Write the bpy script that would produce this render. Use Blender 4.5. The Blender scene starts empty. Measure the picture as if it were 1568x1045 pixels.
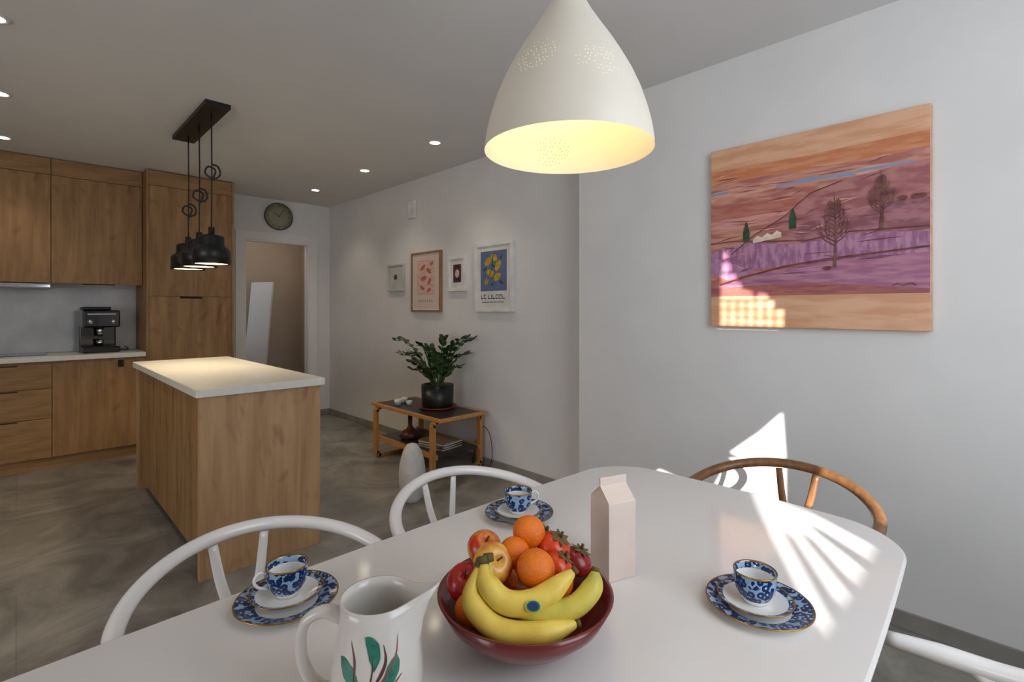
import bpy, bmesh, math, random
from mathutils import Vector, Matrix
random.seed(7)
sc = bpy.context.scene
try:
    sc.view_settings.view_transform = 'Standard'
    sc.view_settings.look = 'None'
except Exception: pass

# ---------------------------------------------------------------- materials
def L(c):
    return tuple(((x/255)/12.92 if x/255 <= .04045 else ((x/255+.055)/1.055)**2.4) for x in c[:3]) + (1,)
MC = {}
def mat(name, col, rough=.5, metal=0, col2=None, scale=8, stretch=(1,1,1), bump=0, bscale=None,
        emit=None, estr=0, coat=0, lo=.35, hi=.65, detail=4, trans=0):
    if name in MC: return MC[name]
    m = bpy.data.materials.new(name); m.use_nodes = True
    nt = m.node_tree; b = nt.nodes['Principled BSDF']
    b.inputs['Roughness'].default_value = rough
    b.inputs['Metallic'].default_value = metal
    b.inputs['Coat Weight'].default_value = coat
    b.inputs['Transmission Weight'].default_value = trans
    if col2 is None:
        col2 = tuple(x*.93 for x in col)
    tc = nt.nodes.new('ShaderNodeTexCoord'); mp = nt.nodes.new('ShaderNodeMapping')
    mp.inputs['Scale'].default_value = stretch
    nt.links.new(tc.outputs['Object'], mp.inputs[0])
    n = nt.nodes.new('ShaderNodeTexNoise'); n.inputs['Scale'].default_value = scale
    n.inputs['Detail'].default_value = detail
    nt.links.new(mp.outputs[0], n.inputs['Vector'])
    r = nt.nodes.new('ShaderNodeValToRGB')
    r.color_ramp.elements[0].position = lo; r.color_ramp.elements[0].color = L(col)
    r.color_ramp.elements[1].position = hi; r.color_ramp.elements[1].color = L(col2)
    nt.links.new(n.outputs[0], r.inputs[0]); nt.links.new(r.outputs[0], b.inputs['Base Color'])
    if bump:
        n2 = n
        if bscale:
            n2 = nt.nodes.new('ShaderNodeTexNoise'); n2.inputs['Scale'].default_value = bscale
            nt.links.new(mp.outputs[0], n2.inputs['Vector'])
        bp = nt.nodes.new('ShaderNodeBump'); bp.inputs['Strength'].default_value = bump
        bp.inputs['Distance'].default_value = .004
        nt.links.new(n2.outputs[0], bp.inputs['Height']); nt.links.new(bp.outputs[0], b.inputs['Normal'])
    if emit:
        b.inputs['Emission Color'].default_value = L(emit); b.inputs['Emission Strength'].default_value = estr
    MC[name] = m
    return m

def wood(name, c1, c2, c3, axis='Z', rough=.5, sc_=1.0):
    m = bpy.data.materials.new(name); m.use_nodes = True
    nt = m.node_tree; b = nt.nodes['Principled BSDF']; b.inputs['Roughness'].default_value = rough
    tc = nt.nodes.new('ShaderNodeTexCoord')
    def noise(st, s, det=6, dist=0.0):
        mp = nt.nodes.new('ShaderNodeMapping'); mp.inputs['Scale'].default_value = st
        nt.links.new(tc.outputs['Object'], mp.inputs[0])
        n = nt.nodes.new('ShaderNodeTexNoise'); n.inputs['Scale'].default_value = s
        n.inputs['Detail'].default_value = det; n.inputs['Distortion'].default_value = dist
        nt.links.new(mp.outputs[0], n.inputs['Vector']); return n
    i = 'XYZ'.index(axis)
    st1 = [11*sc_]*3; st1[i] = 1.0*sc_
    st2 = [3.2*sc_]*3; st2[i] = 1.4*sc_
    a = noise(st1, 2.2, 8, .6); k = noise(st2, 2.1, 4, 2.0)
    r = nt.nodes.new('ShaderNodeValToRGB')
    r.color_ramp.elements[0].position = .24; r.color_ramp.elements[0].color = L(c1)
    r.color_ramp.elements[1].position = .70; r.color_ramp.elements[1].color = L(c2)
    nt.links.new(a.outputs[0], r.inputs[0])
    r2 = nt.nodes.new('ShaderNodeValToRGB')
    r2.color_ramp.elements[0].position = .28; r2.color_ramp.elements[0].color = (1,1,1,1)
    r2.color_ramp.elements[1].position = .44; r2.color_ramp.elements[1].color = (0,0,0,1)
    nt.links.new(k.outputs[0], r2.inputs[0])
    mx = nt.nodes.new('ShaderNodeMixRGB'); mx.inputs[2].default_value = L(c3)
    ma = nt.nodes.new('ShaderNodeMath'); ma.operation = 'MULTIPLY'; ma.inputs[1].default_value = .5
    nt.links.new(r2.outputs[0], ma.inputs[0]); nt.links.new(ma.outputs[0], mx.inputs[0])
    nt.links.new(r.outputs[0], mx.inputs[1]); nt.links.new(mx.outputs[0], b.inputs['Base Color'])
    bp = nt.nodes.new('ShaderNodeBump'); bp.inputs['Strength'].default_value = .15; bp.inputs['Distance'].default_value = .002
    nt.links.new(a.outputs[0], bp.inputs['Height']); nt.links.new(bp.outputs[0], b.inputs['Normal'])
    return m

def china_pattern(name):
    m = bpy.data.materials.new(name); m.use_nodes = True
    nt = m.node_tree; b = nt.nodes['Principled BSDF']; b.inputs['Roughness'].default_value = .15
    tc = nt.nodes.new('ShaderNodeTexCoord')
    v = nt.nodes.new('ShaderNodeTexVoronoi'); v.inputs['Scale'].default_value = 85
    nt.links.new(tc.outputs['Object'], v.inputs['Vector'])
    n = nt.nodes.new('ShaderNodeTexNoise'); n.inputs['Scale'].default_value = 170
    nt.links.new(tc.outputs['Object'], n.inputs['Vector'])
    ad = nt.nodes.new('ShaderNodeMath'); ad.operation = 'ADD'
    mu = nt.nodes.new('ShaderNodeMath'); mu.operation = 'MULTIPLY'; mu.inputs[1].default_value = .5
    nt.links.new(n.outputs[0], mu.inputs[0])
    nt.links.new(v.outputs['Distance'], ad.inputs[0]); nt.links.new(mu.outputs[0], ad.inputs[1])
    r = nt.nodes.new('ShaderNodeValToRGB'); r.color_ramp.interpolation = 'CONSTANT'
    e = r.color_ramp.elements
    e[0].position = 0; e[0].color = L((205,216,228))
    e[1].position = .38; e[1].color = L((62,100,158))
    x = e.new(.50); x.color = L((22,44,92))
    x = e.new(.84); x.color = L((150,178,210))
    nt.links.new(ad.outputs[0], r.inputs[0]); nt.links.new(r.outputs[0], b.inputs['Base Color'])
    return m

def floor_mat():
    m = bpy.data.materials.new('floor_tile'); m.use_nodes = True
    nt = m.node_tree; b = nt.nodes['Principled BSDF']; b.inputs['Roughness'].default_value = .32
    tc = nt.nodes.new('ShaderNodeTexCoord')
    n = nt.nodes.new('ShaderNodeTexNoise'); n.inputs['Scale'].default_value = 2.1; n.inputs['Detail'].default_value = 10
    n.inputs['Distortion'].default_value = .9; n.inputs['Roughness'].default_value = .66
    nt.links.new(tc.outputs['Object'], n.inputs['Vector'])
    r = nt.nodes.new('ShaderNodeValToRGB')
    r.color_ramp.elements[0].position = .36; r.color_ramp.elements[0].color = L((108,104,97))
    r.color_ramp.elements[1].position = .66; r.color_ramp.elements[1].color = L((166,161,151))
    nt.links.new(n.outputs[0], r.inputs[0])
    br = nt.nodes.new('ShaderNodeTexBrick'); br.offset = 0.5
    br.inputs['Scale'].default_value = 1; br.inputs['Brick Width'].default_value = 1.2
    br.inputs['Row Height'].default_value = 1.2; br.inputs['Mortar Size'].default_value = .002
    br.inputs['Color1'].default_value = (1,1,1,1); br.inputs['Color2'].default_value = (.95,.95,.95,1)
    br.inputs['Mortar'].default_value = (.72,.71,.7,1)
    nt.links.new(tc.outputs['Object'], br.inputs['Vector'])
    mx = nt.nodes.new('ShaderNodeMixRGB'); mx.blend_type = 'MULTIPLY'; mx.inputs[0].default_value = 1
    nt.links.new(r.outputs[0], mx.inputs[1]); nt.links.new(br.outputs[0], mx.inputs[2])
    nt.links.new(mx.outputs[0], b.inputs['Base Color'])
    return m

M_wall = mat('wall_paint', (226,224,221), .85, col2=(221,219,216), scale=3, bump=.03, bscale=220)
M_ceil = mat('ceiling_paint', (226,225,223), .9, col2=(222,221,219), scale=2)
M_floor = floor_mat()
M_base = mat('baseboard_tile', (152,147,139), .5, col2=(132,127,120), scale=6)
M_oak = wood('oak_cabinet', (128,94,55), (168,129,83), (92,62,34))
M_oakH = wood('oak_cabinet_horizontal', (128,94,55), (168,129,83), (92,62,34), axis='X')
M_oakI = wood('oak_island', (164,124,85), (198,160,120), (118,82,50))
M_walnut = wood('chair_wood', (104,68,42), (142,98,60), (80,50,30), rough=.35, sc_=2)
M_birch = wood('birch', (178,120,62), (205,150,88), (150,95,48), rough=.35, sc_=2)
M_white = mat('white_lacquer', (236,233,230), .22, col2=(232,229,226), scale=2, coat=.3)
M_table = mat('table_laminate', (228,224,220), .10, col2=(224,220,216), scale=2)
M_counter = mat('white_quartz', (236,233,222), .3, col2=(228,225,214), scale=30)
M_splash = mat('splash_stone', (218,219,220), .4, col2=(196,198,200), scale=5, detail=8)
M_black = mat('black_metal', (16,16,18), .38, col2=(22,22,24))
M_dark = mat('dark_gap', (28,20,14), .7)
M_gloss = mat('black_gloss', (10,10,12), .12, col2=(14,14,16), coat=.5)
M_steel = mat('steel', (170,172,174), .28, 1, col2=(150,152,155))
M_chrome = mat('chrome', (215,216,218), .1, 1)
M_frame_w = mat('frame_white', (236,235,232), .4)
M_glow = mat('lamp_glow', (255,225,170), .5, emit=(255,220,160), estr=9)
M_spot = mat('spot_glow', (255,245,230), .5, emit=(255,240,215), estr=18)
M_plastic = mat('white_plastic', (232,231,228), .4)

# ---------------------------------------------------------------- geometry helpers
def empty(name, loc=(0,0,0), rz=0):
    e = bpy.data.objects.new(name, None); e.empty_display_size = .05
    sc.collection.objects.link(e); e.location = loc; e.rotation_euler = (0,0,rz); return e
def mesh_obj(name, verts, faces, mats, parent=None, smooth=False, midx=None, loc=(0,0,0), rot=(0,0,0), weld=False, recalc=True):
    me = bpy.data.meshes.new(name); me.from_pydata([tuple(v) for v in verts], [], faces)
    if not isinstance(mats, (list, tuple)): mats = [mats]
    for m in mats: me.materials.append(m)
    if midx:
        for p, i in zip(me.polygons, midx): p.material_index = i
    bm = bmesh.new(); bm.from_mesh(me)
    if weld: bmesh.ops.remove_doubles(bm, verts=bm.verts, dist=1e-5)
    if recalc: bmesh.ops.recalc_face_normals(bm, faces=bm.faces)
    bm.to_mesh(me); bm.free()
    if smooth:
        for p in me.polygons: p.use_smooth = True
    o = bpy.data.objects.new(name, me); sc.collection.objects.link(o)
    o.location = loc; o.rotation_euler = rot
    if parent: o.parent = parent
    return o
def box(name, x0, x1, y0, y1, z0, z1, m, parent=None, bev=0, segs=2):
    cx, cy, cz = (x0+x1)/2, (y0+y1)/2, (z0+z1)/2
    bm = bmesh.new(); bmesh.ops.create_cube(bm, size=1)
    for v in bm.verts: v.co = Vector((v.co.x*(x1-x0), v.co.y*(y1-y0), v.co.z*(z1-z0)))
    if bev: bmesh.ops.bevel(bm, geom=bm.edges[:], offset=bev, segments=segs, profile=.5, affect='EDGES')
    me = bpy.data.meshes.new(name); bm.to_mesh(me); bm.free(); me.materials.append(m)
    o = bpy.data.objects.new(name, me); sc.collection.objects.link(o); o.location = (cx,cy,cz)
    if parent: o.parent = parent
    return o
def lathe(name, prof, mats, parent=None, loc=(0,0,0), segs=48, seg_m=None, fn=None, rot=(0,0,0), smooth=True):
    vs, fs, mi = [], [], []
    for (r, z) in prof:
        for k in range(segs):
            a = 2*math.pi*k/segs
            p = Vector((r*math.cos(a), r*math.sin(a), z))
            if fn: p = fn(p, a, r, z)
            vs.append(p)
    for i in range(len(prof)-1):
        for k in range(segs):
            k2 = (k+1) % segs
            fs.append((i*segs+k, i*segs+k2, (i+1)*segs+k2, (i+1)*segs+k))
            mi.append(seg_m[i] if seg_m else 0)
    me = bpy.data.meshes.new(name); me.from_pydata([tuple(v) for v in vs], [], fs)
    if not isinstance(mats, (list, tuple)): mats = [mats]
    for m in mats: me.materials.append(m)
    for p, i in zip(me.polygons, mi): p.material_index = i; p.use_smooth = smooth
    bm = bmesh.new(); bm.from_mesh(me)
    bmesh.ops.remove_doubles(bm, verts=bm.verts, dist=1e-5)
    bmesh.ops.recalc_face_normals(bm, faces=bm.faces); bm.to_mesh(me); bm.free()
    o = bpy.data.objects.new(name, me); sc.collection.objects.link(o); o.location = loc; o.rotation_euler = rot
    if parent: o.parent = parent
    return o
def catmull(pts, n):
    P = [Vector(p) for p in pts]; out = []
    Q = [2*P[0]-P[1]] + P + [2*P[-1]-P[-2]]
    for i in range(1, len(Q)-2):
        for k in range(n):
            t = k/n; a,b,c,d = Q[i-1],Q[i],Q[i+1],Q[i+2]
            out.append(.5*((2*b)+(c-a)*t+(2*a-5*b+4*c-d)*t*t+(3*b-a-3*c+d)*t**3))
    out.append(P[-1]); return out
def interp(vals, n):
    out = []
    for i in range(len(vals)-1):
        for k in range(n): out.append(vals[i]+(vals[i+1]-vals[i])*k/n)
    out.append(vals[-1]); return out
def tube(name, pts, rad, m, parent=None, segs=10, sub=6, ell=(1,1), hint=(0,0,1), closed=False, loc=(0,0,0), rz=0, smooth=True, data=False):
    if closed:
        P = [Vector(p) for p in pts]; N = len(P); C = []
        for i in range(N):
            a,b,c,d = P[i-1],P[i],P[(i+1)%N],P[(i+2)%N]
            for k in range(sub):
                t = k/sub
                C.append(.5*((2*b)+(c-a)*t+(2*a-5*b+4*c-d)*t*t+(3*b-a-3*c+d)*t**3))
        R = [rad]*len(C)
    else:
        C = catmull(pts, sub) if sub > 1 else [Vector(p) for p in pts]
        R = interp(rad, sub) if isinstance(rad, (list, tuple)) else [rad]*len(C)
    vs, fs = [], []; h = Vector(hint); n = len(C)
    for i in range(n):
        if closed: t = (C[(i+1)%n]-C[i-1]).normalized()
        else: t = (C[min(i+1,n-1)]-C[max(i-1,0)]).normalized()
        s = t.cross(h)
        if s.length < 1e-3: s = t.cross(Vector((0.3,1,.1)))
        s.normalize(); u = s.cross(t).normalized()
        for k in range(segs):
            a = 2*math.pi*(k+.5)/segs
            vs.append(C[i]+(s*math.cos(a)*ell[0]+u*math.sin(a)*ell[1])*R[i])
    for i in range(n if closed else n-1):
        j = (i+1) % n
        for k in range(segs):
            k2 = (k+1) % segs
            fs.append((i*segs+k, i*segs+k2, j*segs+k2, j*segs+k))
    if not closed:
        fs.append(tuple(range(segs-1,-1,-1))); fs.append(tuple((n-1)*segs+k for k in range(segs)))
    if data: return vs, fs
    return mesh_obj(name, vs, fs, m, parent, smooth=smooth, loc=loc, rot=(0,0,rz))
def curve_panel(name, outer, holes, m, y, thick):
    cu = bpy.data.curves.new(name, 'CURVE'); cu.dimensions = '2D'; cu.fill_mode = 'BOTH'; cu.extrude = thick/2
    for pl in [outer]+holes:
        s = cu.splines.new('POLY'); s.points.add(len(pl)-1)
        for p, (a, b) in zip(s.points, pl): p.co = (a, b, 0, 1)
        s.use_cyclic_u = True
    o = bpy.data.objects.new(name+'_c', cu); sc.collection.objects.link(o)
    o.rotation_euler = (math.pi/2,0,0); o.location = (0,y,0)
    bpy.context.view_layer.update()
    me = bpy.data.meshes.new_from_object(o.evaluated_get(bpy.context.evaluated_depsgraph_get()))
    bpy.data.objects.remove(o)
    me.materials.clear(); me.materials.append(m)
    ob = bpy.data.objects.new(name, me); sc.collection.objects.link(ob)
    ob.rotation_euler = (math.pi/2,0,0); ob.location = (0,y,0); return ob

# ---------------------------------------------------------------- room shell
H = 2.57; XA = 2.78; XB = 2.58; YN = 6.06; YJ = 2.0; YS = -1.0; XW = -3.0
box('floor', XW-.1, 3.1, YS-.1, 7.5, -.1, 0, M_floor)
box('ceiling', XW-.1, 3.1, YS-.1, 7.5, H, H+.1, M_ceil)
box('wall_east', XA, XA+.15, YJ, YN, 0, H, M_wall)
box('wall_east_dining', XB, XB+.35, YS-.1, YJ, 0, H, M_wall)
box('wall_west', XW-.1, XW, YS-.1, YN+.1, 0, H, M_wall)
DX0, DX1, DZ = 1.80, 2.53, 2.09
box('wall_north_left', XW, DX0, YN, YN+.1, 0, H, M_wall)
box('wall_north_right', DX1, XA+.15, YN, YN+.1, 0, H, M_wall)
box('wall_north_top', DX0, DX1, YN, YN+.1, DZ, H, M_wall)
M_hall = mat('hall_paint', (176,158,140), .85, col2=(170,152,134), scale=3)
box('wall_hall_back', 1.4, 3.1, 7.35, 7.45, 0, H, M_hall)
box('wall_hall_left', 1.4, 1.5, YN+.1, 7.35, 0, H, M_hall)
box('wall_hall_right', 2.95, 3.05, YN+.1, 7.35, 0, H, M_hall)
dr = empty('door_1')
for nm, a in (('jamb_left',(DX0-.09,DX0,YN-.015,YN,0,DZ)),('jamb_right',(DX1,DX1+.09,YN-.015,YN,0,DZ)),
              ('head',(DX0-.09,DX1+.09,YN-.015,YN,DZ,DZ+.09)),
              ('lining_left',(DX0,DX0+.02,YN-.01,YN+.1,0,DZ)),('lining_right',(DX1-.02,DX1,YN-.01,YN+.1,0,DZ)),
              ('lining_head',(DX0+.02,DX1-.02,YN-.01,YN+.1,DZ-.02,DZ))):
    box(nm, *a, M_white, dr, bev=.002)
for nm, a in (('baseboard_east',(XA-.012,XA,YJ,YN,0,.07)),('baseboard_east_dining',(XB-.012,XB,YS,YJ,0,.07)),
              ('baseboard_north',(DX1+.09,XA-.012,YN-.012,YN,0,.07)),('baseboard_hall',(1.5,2.95,7.338,7.35,0,.07))):
    box(nm, *a, M_base, None, bev=.002)

WX0, WX1, WZ0, WZ1 = -.9, 1.0, .85, 2.5
curve_panel('wall_south', [(XW,0),(XB,0),(XB,H),(XW,H)], [[(WX0,WZ0),(WX1,WZ0),(WX1,WZ1),(WX0,WZ1)]], M_wall, YS-.02, .04)
S = Vector((.751,.660,-.27))
def bp(p):
    p = Vector(p); t = (p.y-YS)/S.y; q = p - S*t; return (q.x, q.z)
holes = []  # cutouts traced back along the sun from each patch of light
for c in range(7):
    y1 = 1.090-c*.043; y0 = y1-.036
    # lower lattice cells
    for r in range(3 if c < 6 else 2):
        z0 = 1.220+r*.042; z1 = z0+.036
        holes.append([bp((2.54,y,z)) for y, z in ((y1,z0),(y0,z0),(y0,z1),(y1,z1))])
# upper, merged glow shapes tapering away
for pl in ([(1.090,1.350),(.925,1.350),(.935,1.385),(.985,1.40),(.99,1.43),(1.090,1.43)],
           [(1.088,1.438),(1.005,1.438),(1.02,1.475),(1.085,1.48)],
           [(1.084,1.492),(1.038,1.490),(1.046,1.53),(1.080,1.54)],
           [(.918,1.350),(.86,1.350),(.872,1.376),(.915,1.384)],
           [(1.078,1.555),(1.052,1.553),(1.058,1.59),(1.074,1.592)]):
    holes.append([bp((2.54,y,z)) for y, z in pl])
for pl in ([(.815,.815),(.80,.60),(1.0,.555),(1.06,.575),(.92,.70)], [(.80,.585),(.80,.33),(.93,.40),(1.14,.39),(1.06,.545)]):
    holes.append([bp((2.58,y,z)) for y, z in pl])
comb = [(1.63,.62),(1.56,.425),(1.445,.262),(1.352,.260),(1.462,.392),(1.448,.394),(1.305,.259),(1.210,.259),(1.395,.392),(1.378,.394),
        (1.168,.257),(1.100,.262),(1.370,.425),(1.358,.430),(1.045,.259),(.980,.263),(1.43,.515)]
holes.append([bp((x,y,.74)) for x, y in comb])
M_gobo = mat('gobo_sheet', (225,222,215), .8)
curve_panel('sun_gobo', [(WX0,WZ0),(WX1,WZ0),(WX1,WZ1),(WX0,WZ1)], holes, M_gobo, YS-.02, .004)  # unseen mask added in the opening, cut to shape the sun patches

# ---------------------------------------------------------------- kitchen
kb = empty('kitchen_base_cabinets')
YF = 5.52; YB = YN-.016
box('toe_kick', -2.6, .83, YF+.05, YB, 0, .1, M_oakH, kb)
box('carcass', -2.6, .83, YF+.02, YB, .1, .88, M_oak, kb)
def front(nm, x0, x1, z0, z1, y=YF, parent=kb, m=M_oak):
    return box(nm, x0+.002, x1-.002, y, y+.019, z0+.002, z1-.002, m, parent, bev=.0015)
bx = [.83,.208,-.40,-1.0,-1.6,-2.2]
front('door_right', .208, .83, .10, .86)
for i in range(1, 5):
    if i % 2 == 1:
        for j, (a, b) in enumerate(((.10,.42),(.42,.66),(.66,.86))):
            front('drawer_%d_%d' % (i,j), bx[i+1], bx[i], a, b, m=M_oakH)
            box('pull_%d_%d' % (i,j), bx[i+1]+.2, bx[i]-.2, YF-.004, YF+.001, b-.012, b-.004, M_dark, kb)
    else: front('door_%d' % i, bx[i+1], bx[i], .10, .86)
box('handle_strip', .63, .67, YF-.012, YF+.001, .80, .86, M_dark, kb, bev=.004)
box('counter_top', -2.6, .828, YF-.02, YB, .88, .92, M_counter, kb, bev=.003)
ct = empty('induction_cooktop')
box('glass', -.38, .18, 5.60, 6.0, .921, .929, M_gloss, ct, bev=.003)
box('trim_frame', -.385, .185, 5.595, 6.005, .9205, .925, M_steel, ct)
box('backsplash', -2.6, .83, YN-.014, YN-.001, .921, 1.50, M_splash)
ku = empty('kitchen_wall_cabinets'); YU = 5.70
box('carcass', -2.6, .83, YU+.02, YB, 1.535, 2.54, M_oak, ku)
for i in range(5):
    front('door_%d' % i, bx[i+1], bx[i], 1.52, 2.425, YU, ku)
    if i != 1: box('grip_%d' % i, bx[i+1]+.2, bx[i]-.2, YU-.003, YU+.02, 1.514, 1.522, M_dark, ku)
    front('filler_%d' % i, bx[i+1], bx[i], 2.425, 2.565, YU, ku, M_oakH)
ho = empty('range_hood')
box('hood_body', -.40, .205, YU+.0, YN-.02, 1.475, 1.514, M_steel, ho, bev=.004)
box('hood_lip', -.40, .205, YU-.03, YU, 1.48, 1.506, M_chrome, ho, bev=.004)
kt = empty('tall_pantry_cabinet')
box('carcass', .852, 1.525, YF+.02, YB, .1, 2.56, M_oak, kt)
box('toe_kick', .852, 1.525, YF+.05, YB, 0, .1, M_dark, kt)
box('side_panel', .832, .852, YF-.002, YB, .0, 2.565, M_oak, kt)
box('side_panel_right', 1.525, 1.545, YF-.002, YB, .0, 2.565, M_oak, kt)
front('door_lower', .852, 1.525, .10, 1.42, YF, kt); front('door_upper', .852, 1.525, 1.42, 2.425, YF, kt)
front('filler', .852, 1.525, 2.425, 2.56, YF, kt, M_oakH)
box('handle_lower', 1.09, 1.27, YF-.01, YF+.001, 1.402, 1.422, M_dark, kt, bev=.003)

# espresso machine
em = empty('espresso_machine', (.52,5.82,.922), math.radians(6))
box('back_body', -.13,.13,-.02,.17,0,.37,M_gloss,em,bev=.012)
box('head', -.13,.13,-.16,0,.22,.37,M_gloss,em,bev=.012)
box('drip_tray', -.13,.13,-.17,0,0,.05,M_black,em,bev=.008)
box('tray_grille', -.10,.10,-.16,-.02,.05,.054,M_black,em)
box('control_strip', -.10,.10,-.165,-.158,.33,.342,M_steel,em,bev=.002)
lathe('spout',[(0,.14),(.018,.14),(.022,.18),(.03,.225),(0,.225)],M_chrome,em,loc=(0,-.09,0),segs=20)
lathe('steam_knob',[(0,0),(.018,0),(.018,.02),(0,.02)],M_chrome,em,loc=(-.08,-.165,.27),rot=(math.pi/2,0,0),segs=20)
lathe('power_knob',[(0,0),(.018,0),(.018,.02),(0,.02)],M_chrome,em,loc=(.08,-.165,.27),rot=(math.pi/2,0,0),segs=20)
box('bean_hopper', -.10,.10,.0,.14,.37,.40,M_black,em,bev=.01)
lathe('cup',[(0,.054),(.02,.054),(.03,.11),(.027,.11),(.018,.06),(0,.06)],M_chrome,em,loc=(0,-.09,0),segs=20)
tube('power_cord',[(.12,.1,.02),(.2,.06,.006),(.25,.10,.006),(.23,.15,.03)],.004,M_black,em)

# island
isl = empty('kitchen_island')
IX0,IX1,IY0,IY1 = .60,1.225,2.72,4.52
box('end_panel_front', IX0+.02, IX1-.02, IY0+.02, IY0+.06, 0, .88, M_oakI, isl, bev=.002)
box('end_panel_back', IX0+.02, IX1-.02, IY1-.05, IY1-.01, 0, .88, M_oakI, isl, bev=.002)
box('carcass', IX0+.06, IX1-.04, IY0+.06, IY1-.05, .08, .88, M_oakI, isl)
box('back_panel', IX1-.04, IX1-.02, IY0+.06, IY1-.05, 0, .88, M_oakI, isl)
box('plinth', IX0+.09, IX1-.05, IY0+.06, IY1-.05, 0, .08, M_dark, isl)
for i in range(3):
    a = IY0+.06+i*.563; box('front_%d' % i, IX0+.035, IX0+.06, a+.002, a+.561, .09, .855, M_oak, isl, bev=.002)
box('worktop', IX0, IX1, IY0, IY1, .88, .92, M_counter, isl, bev=.004)

# pendant over island
pl = empty('black_pendant_light', (.88,3.9,H))
box('ceiling_plate', -.07,.07,-.45,.45,-.03,0,M_black,pl,bev=.003)
for i,(yy) in enumerate((-.30,0,.30)):
    zb = 1.585-H
    prof = [(.018,.235),(.02,.19),(.045,.185),(.068,.178),(.073,.165),(.073,.125),(.080,.112),(.100,.098),(.107,.085),(.108,.0),(.103,.0),(.102,.07),(.06,.10),(.0,.11)]
    lathe('shade_%d'%i,[(r,z+zb) for r,z in prof],M_black,pl,loc=(0,yy,0))
    lathe('diffuser_%d'%i,[(0,zb+.006),(.095,zb+.006),(.095,zb+.012),(0,zb+.012)],M_glow,pl,loc=(0,yy,0),segs=32)
    tube('cord_%d'%i,[(0,yy,-.03),(0.002,yy,-.4),(0,yy,zb+.23)],.0045,M_black,pl,segs=6)
    kz = (-.40,-.50,-.56)[i]
    tube('knot_%d'%i,[(0,yy,kz+.05),(.03,yy-.03,kz+.03),(.04,yy-.03,kz-.02),(.01,yy,kz-.04),(-.03,yy+.02,kz-.01),(-.02,yy,kz+.03),(.02,yy-.01,kz+.01),(0,yy,kz-.06)],.006,M_black,pl,segs=6)
    l = bpy.data.lights.new('island_bulb','SPOT'); l.energy = 9; l.color=(1,.84,.62); l.spot_size=2.2; l.shadow_soft_size=.05
    lo = bpy.data.objects.new('bulb_light_%d'%i,l); sc.collection.objects.link(lo); lo.parent=pl; lo.location=(0,yy,zb-.005)

for x in (2.265,-.07):
    for y in (3.13,4.21,5.27):
        e = empty('recessed_ceiling_spotlight',(x,y,H))
        lathe('ring',[(.038,-.006),(.052,-.006),(.055,0),(.038,0),(.038,-.006)],M_plastic,e,segs=28)
        lathe('lens',[(0,-.003),(.037,-.003),(.037,-.001),(0,-.001)],M_spot,e,segs=24)
        l = bpy.data.lights.new('spot','SPOT'); l.energy = 9; l.color=(1,.86,.68); l.spot_size=1.9; l.spot_blend=.8; l.shadow_soft_size=.035
        lo = bpy.data.objects.new('spot_beam',l); sc.collection.objects.link(lo); lo.parent=e; lo.location=(0,0,-.02)

# clock
M_face = mat('clock_face',(150,148,118),.5,col2=(160,158,130),scale=20)
M_tick = mat('clock_tick',(70,68,56),.5)
ck = empty('wall_clock',(2.165,YN,2.375))
lathe('rim',[(0,0),(.155,0),(.158,.03),(.152,.036),(.149,.022),(0,.022)],mat('clock_rim',(78,76,64),.4),ck,rot=(math.pi/2,0,0))
lathe('face',[(0,.0235),(.147,.0235),(.147,.0225),(0,.0225)],M_face,ck,rot=(math.pi/2,0,0))
for k in range(12):
    a = k*math.pi/6
    o = box('tick_%d'%k,-.003,.003,-.001,.001,-.01,.01,M_tick,ck); o.location=(.124*math.sin(a),-.0255,.124*math.cos(a)); o.rotation_euler=(0,a,0)
for nm,a,l in (('hour_hand',-.9,.06),('minute_hand',.6,.10)):
    o = box(nm,-.003,.003,-.0015,.0015,-.01,l,M_tick,ck); o.location=(l*.45*math.sin(a),-.028,l*.45*math.cos(a)); o.rotation_euler=(0,a,0)

# leaning mirror in hall
mr = empty('leaning_mirror',(2.10,6.80,0),math.radians(-60))
fr = box('mirror_frame',-.165,.165,-.015,.015,0,1.66,M_white,mr,bev=.004)
gl = box('mirror_glass',-.130,.130,-.019,-.015,.04,1.62,mat('mirror',(150,172,190),.08,1,col2=(160,182,200)),mr)
for o in (fr,gl): o.rotation_euler=(math.radians(-7),0,0)
fr.location=(0,.10,.827); gl.location=(0,.098,.827)

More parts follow.
